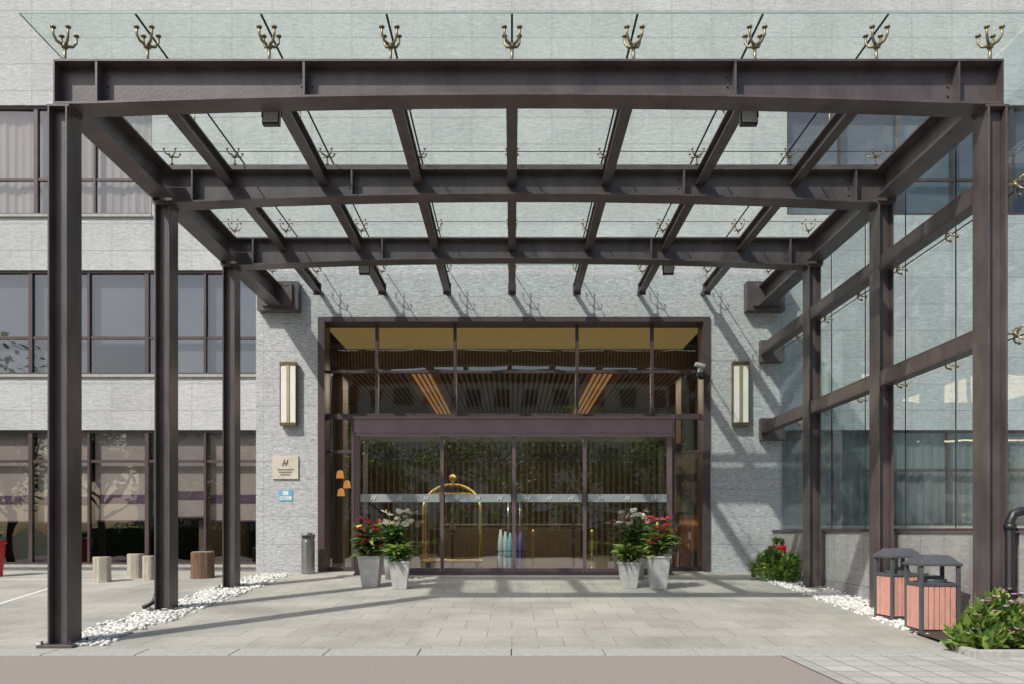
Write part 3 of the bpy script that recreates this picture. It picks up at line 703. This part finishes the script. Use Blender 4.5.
def shrub(name,cx,cy,rx,ry,h,n,mats,L=.09,W=.04,fl=0):
    m=MB(); z0=gz(cy)
    for _ in range(n):
        a=U(0,6.28); rr=math.sqrt(R()); bump=.8+.25*math.sin(a*3+cx)+.15*math.sin(a*7)
        x=cx+rx*rr*bump*math.cos(a); y=cy+ry*rr*bump*math.sin(a); top=h*(1-.55*rr**2)*(.85+.3*math.sin(x*9)*math.cos(y*8))
        z=z0+top*(R()**.6); d=(x-cx+U(-.3,.3),y-cy+U(-.3,.3),U(.1,.9))
        m.leaf((x,y,z),d,L*U(.6,1.4),W*U(.7,1.3),.5,3,0 if R()<.55 else 1)
    for _ in range(fl):
        a=U(0,6.28); rr=math.sqrt(R()); x=cx+rx*rr*math.cos(a); y=cy+ry*rr*math.sin(a); z=z0+h*(1-.5*rr**2)*U(.85,1.15)
        for q in range(6):
            an=q*1.05; m.leaf((x,y,z),(math.cos(an),math.sin(an)-.2,.4),.045,.032,.3,2,2+(1 if R()<.15 else 0))
    for _ in range(12):
        x=cx+U(-.5,.5)*rx; y=cy+U(-.5,.5)*ry; m.tube([(cx+(x-cx)*.3,cy+(y-cy)*.3,z0),(x,y,z0+h*.7)],.006,4,4)
    m.done(name,None,mats,smooth=True)
FP=pm('petal_pink',(0.70,0.36,0.56),(0.55,0.24,0.44),20,.5,trans=.3,island=.3); FW=pm('petal_white',(0.8,0.75,0.78),None,20,.5,trans=.3)
shrub('green_shrub',5.2,15.6,.38,.55,.62,1300,[LIME,LEAF,FP,FW,BARK],.13,.065)
shrub('green_shrub',5.3,16.5,.3,.3,.5,700,[LEAF,LIME,FP,FW,BARK],.11,.055)
m=MB(); m.box(4.8,8.5,8.30,8.40,-.46,-.36); m.box(4.8,4.9,8.401,9.0,-.46,-.36); m.done('flower_bed_edging',None,KERB,bevel=.01)
m=MB(); m.quad((4.9,8.40,-.40),(8.5,8.40,-.40),(8.5,9.9,-.34),(4.9,9.9,-.34)); m.done('flower_bed_soil',None,SOIL)
BM=[LEAF,LIME,FP,FW,BARK]; BL=[LIME,LEAF,FP,FW,BARK]
shrub('flowering_shrub',5.45,8.85,.42,.3,.62,1500,BL,.14,.07,50)
shrub('flowering_shrub',6.0,9.15,.5,.4,.85,2000,BM,.13,.06,70)
shrub('flowering_shrub',5.05,8.65,.24,.2,.42,500,BL,.15,.07,16)
shrub('flowering_shrub',7.0,9.2,.6,.5,.6,1500,BM,.1,.05,50)
shrub('flowering_shrub',5.7,8.6,.4,.18,.4,700,BL,.14,.06,26)
# ------------------------------------------------------------ surroundings behind the camera (seen in reflections)
TL=pm('crown_leaf',(0.15,0.25,0.06),(0.09,0.16,0.035),3,.5,trans=.55,island=.4)
TD=pm('crown_leaf_dark',(0.07,0.13,0.03),(0.045,0.085,0.022),3,.5,trans=.5,island=.4)
def tree(x,y,h,seed):
    random.seed(seed); e=grp('tree',(x,y,-.47)); m=MB(); l=MB()
    m.tube([(0,0,0),(U(-.1,.1),U(-.1,.1),h*.2),(U(-.2,.2),U(-.2,.2),h*.45),(U(-.3,.3),U(-.3,.3),h*.75)],[.2,.16,.12,.04],10)
    cl=[]
    for i in range(14):
        a=U(0,6.28); z=h*U(.2,.45); r=h*U(.15,.32); t=Vector((r*math.cos(a),r*math.sin(a),z+h*U(.08,.42)))
        m.tube([(0,0,z),(t.x*.5,t.y*.5,z+(t.z-z)*.65),tuple(t)],[.07,.05,.015],6); cl.append(t)
    for i in range(10): cl.append(Vector((U(-.2,.2)*h,U(-.2,.2)*h,h*U(.45,.95))))
    for c in cl:
        rr=h*U(.09,.15); mi=0 if R()<.45 else 1
        for _ in range(130):
            d=Vector((random.gauss(0,1),random.gauss(0,1),random.gauss(0,.7))).normalized()*rr*R()**.4
            l.leaf(c+d,(d.x+U(-.5,.5),d.y+U(-.5,.5),U(-.3,.5)),U(.22,.36),U(.13,.2),.4,2,mi)
    return e,m.done('trunk_and_limbs',e,BARK,smooth=True),l.done('crown',e,[TD,TL])
T=[]
for i,(x,y,h) in enumerate([(-16,-13,8),(-11.5,-15,9),(-7.5,-12.5,7.5),(-3.5,-14,8.6),(0.5,-12.8,8),(4.3,-14.5,9),(8,-12.5,7.6),(12,-15,9),(17,-14,8.5)]): T.append(tree(x,y,h,100+i))
# street trees on the left side (out of frame, mirrored by the glass screen)
for i,(x,y) in enumerate([(-19,-1),(-20,4),(-19,9),(-20.5,14),(-24,1),(-25,7),(-24.5,12)]):
    e=grp('tree',(x,y,-.47 if y<8 else -.3),i*1.3)
    for s_ in T[i][1:]:
        o=bpy.data.objects.new(s_.name.split('.')[0],s_.data); o.parent=e; col.objects.link(o)
random.seed(5)
m=MB()
for _ in range(9000):
    x=U(-24,24); y=-9.5+U(-.8,.8); t=1.9+.5*math.sin(x*1.7)+.3*math.sin(x*4.1); m.leaf((x,y,-.45+U(.05,t)),(U(-1,1),U(-1,1),U(0,1)),.26,.15,.3,2,0 if R()<.45 else 1)
m.box(-24,24,-9.9,-9.1,-.46,1.0,0)
m.done('hedge',None,[TD,TL])
ob=grp('apartment_building'); m=MB(); w=MB()
m.box(-40,40,-60,-48,-.47,17,0)
for r in range(5):
    for c in range(26):
        x=-38+c*3; z=1.2+r*3.2; w.box(x,x+1.7,-47.99,-47.95,z,z+1.6); m.box(x-.1,x+1.8,-47.998,-47.85,z-.15,z-.02)
m.done('walls',ob,pm('beige_render',(0.6,0.52,0.43),(0.5,0.44,0.37),1,.8)); w.done('windows',ob,pm('dark_window',(0.03,0.035,0.04),None,3,.1))
# ------------------------------------------------------------ light
w=bpy.data.worlds.new('World'); bpy.context.scene.world=w; w.use_nodes=True
nt=w.node_tree; bg=nt.nodes['Background']; sk=nt.nodes.new('ShaderNodeTexSky'); sk.sky_type='NISHITA'; sk.sun_disc=False
ld=Vector((0.9,1.0,-1.4)).normalized()
sk.sun_elevation=math.asin(-ld.z); sk.sun_rotation=math.atan2(-ld.x,-ld.y)%(2*math.pi)
sk.air_density=1.0; sk.dust_density=2.5; sk.ozone_density=1.0
nt.links.new(sk.outputs[0],bg.inputs[0]); bg.inputs[1].default_value=0.15
s=bpy.data.lights.new('sun','SUN'); s.energy=4.2; s.angle=math.radians(.8); s.color=(1,.965,.90)
so=bpy.data.objects.new('sun',s); col.objects.link(so); so.rotation_euler=ld.to_track_quat('-Z','Y').to_euler(); so.location=(-20,-20,30)
# added area fills, no visible fittings, to brighten lobby and vestibule
for (nm,x,y,z,sx,sy,en) in (('vestibule_fill',0,17.15,vb-.08,5.8,.3,45),('lobby_fill',0,24,LZ-.3,9,5,420)):
    a=bpy.data.lights.new(nm,'AREA'); a.shape='RECTANGLE'; a.size=sx; a.size_y=sy; a.energy=en; a.color=(1,.82,.6)
    ao=bpy.data.objects.new(nm,a); ao.location=(x,y,z); col.objects.link(ao)
# ------------------------------------------------------------ camera
c=bpy.data.cameras.new('camera'); c.sensor_width=36; c.lens=F/1024*36; c.shift_y=(532-342)/1024; c.clip_end=2000; c.clip_start=.05
co=bpy.data.objects.new('camera',c); co.location=(0,0,E); co.rotation_euler=(math.pi/2,0,0); col.objects.link(co)
sc=bpy.context.scene; sc.camera=co
sc.view_settings.view_transform='Standard'; sc.view_settings.look='None'; sc.view_settings.exposure=0
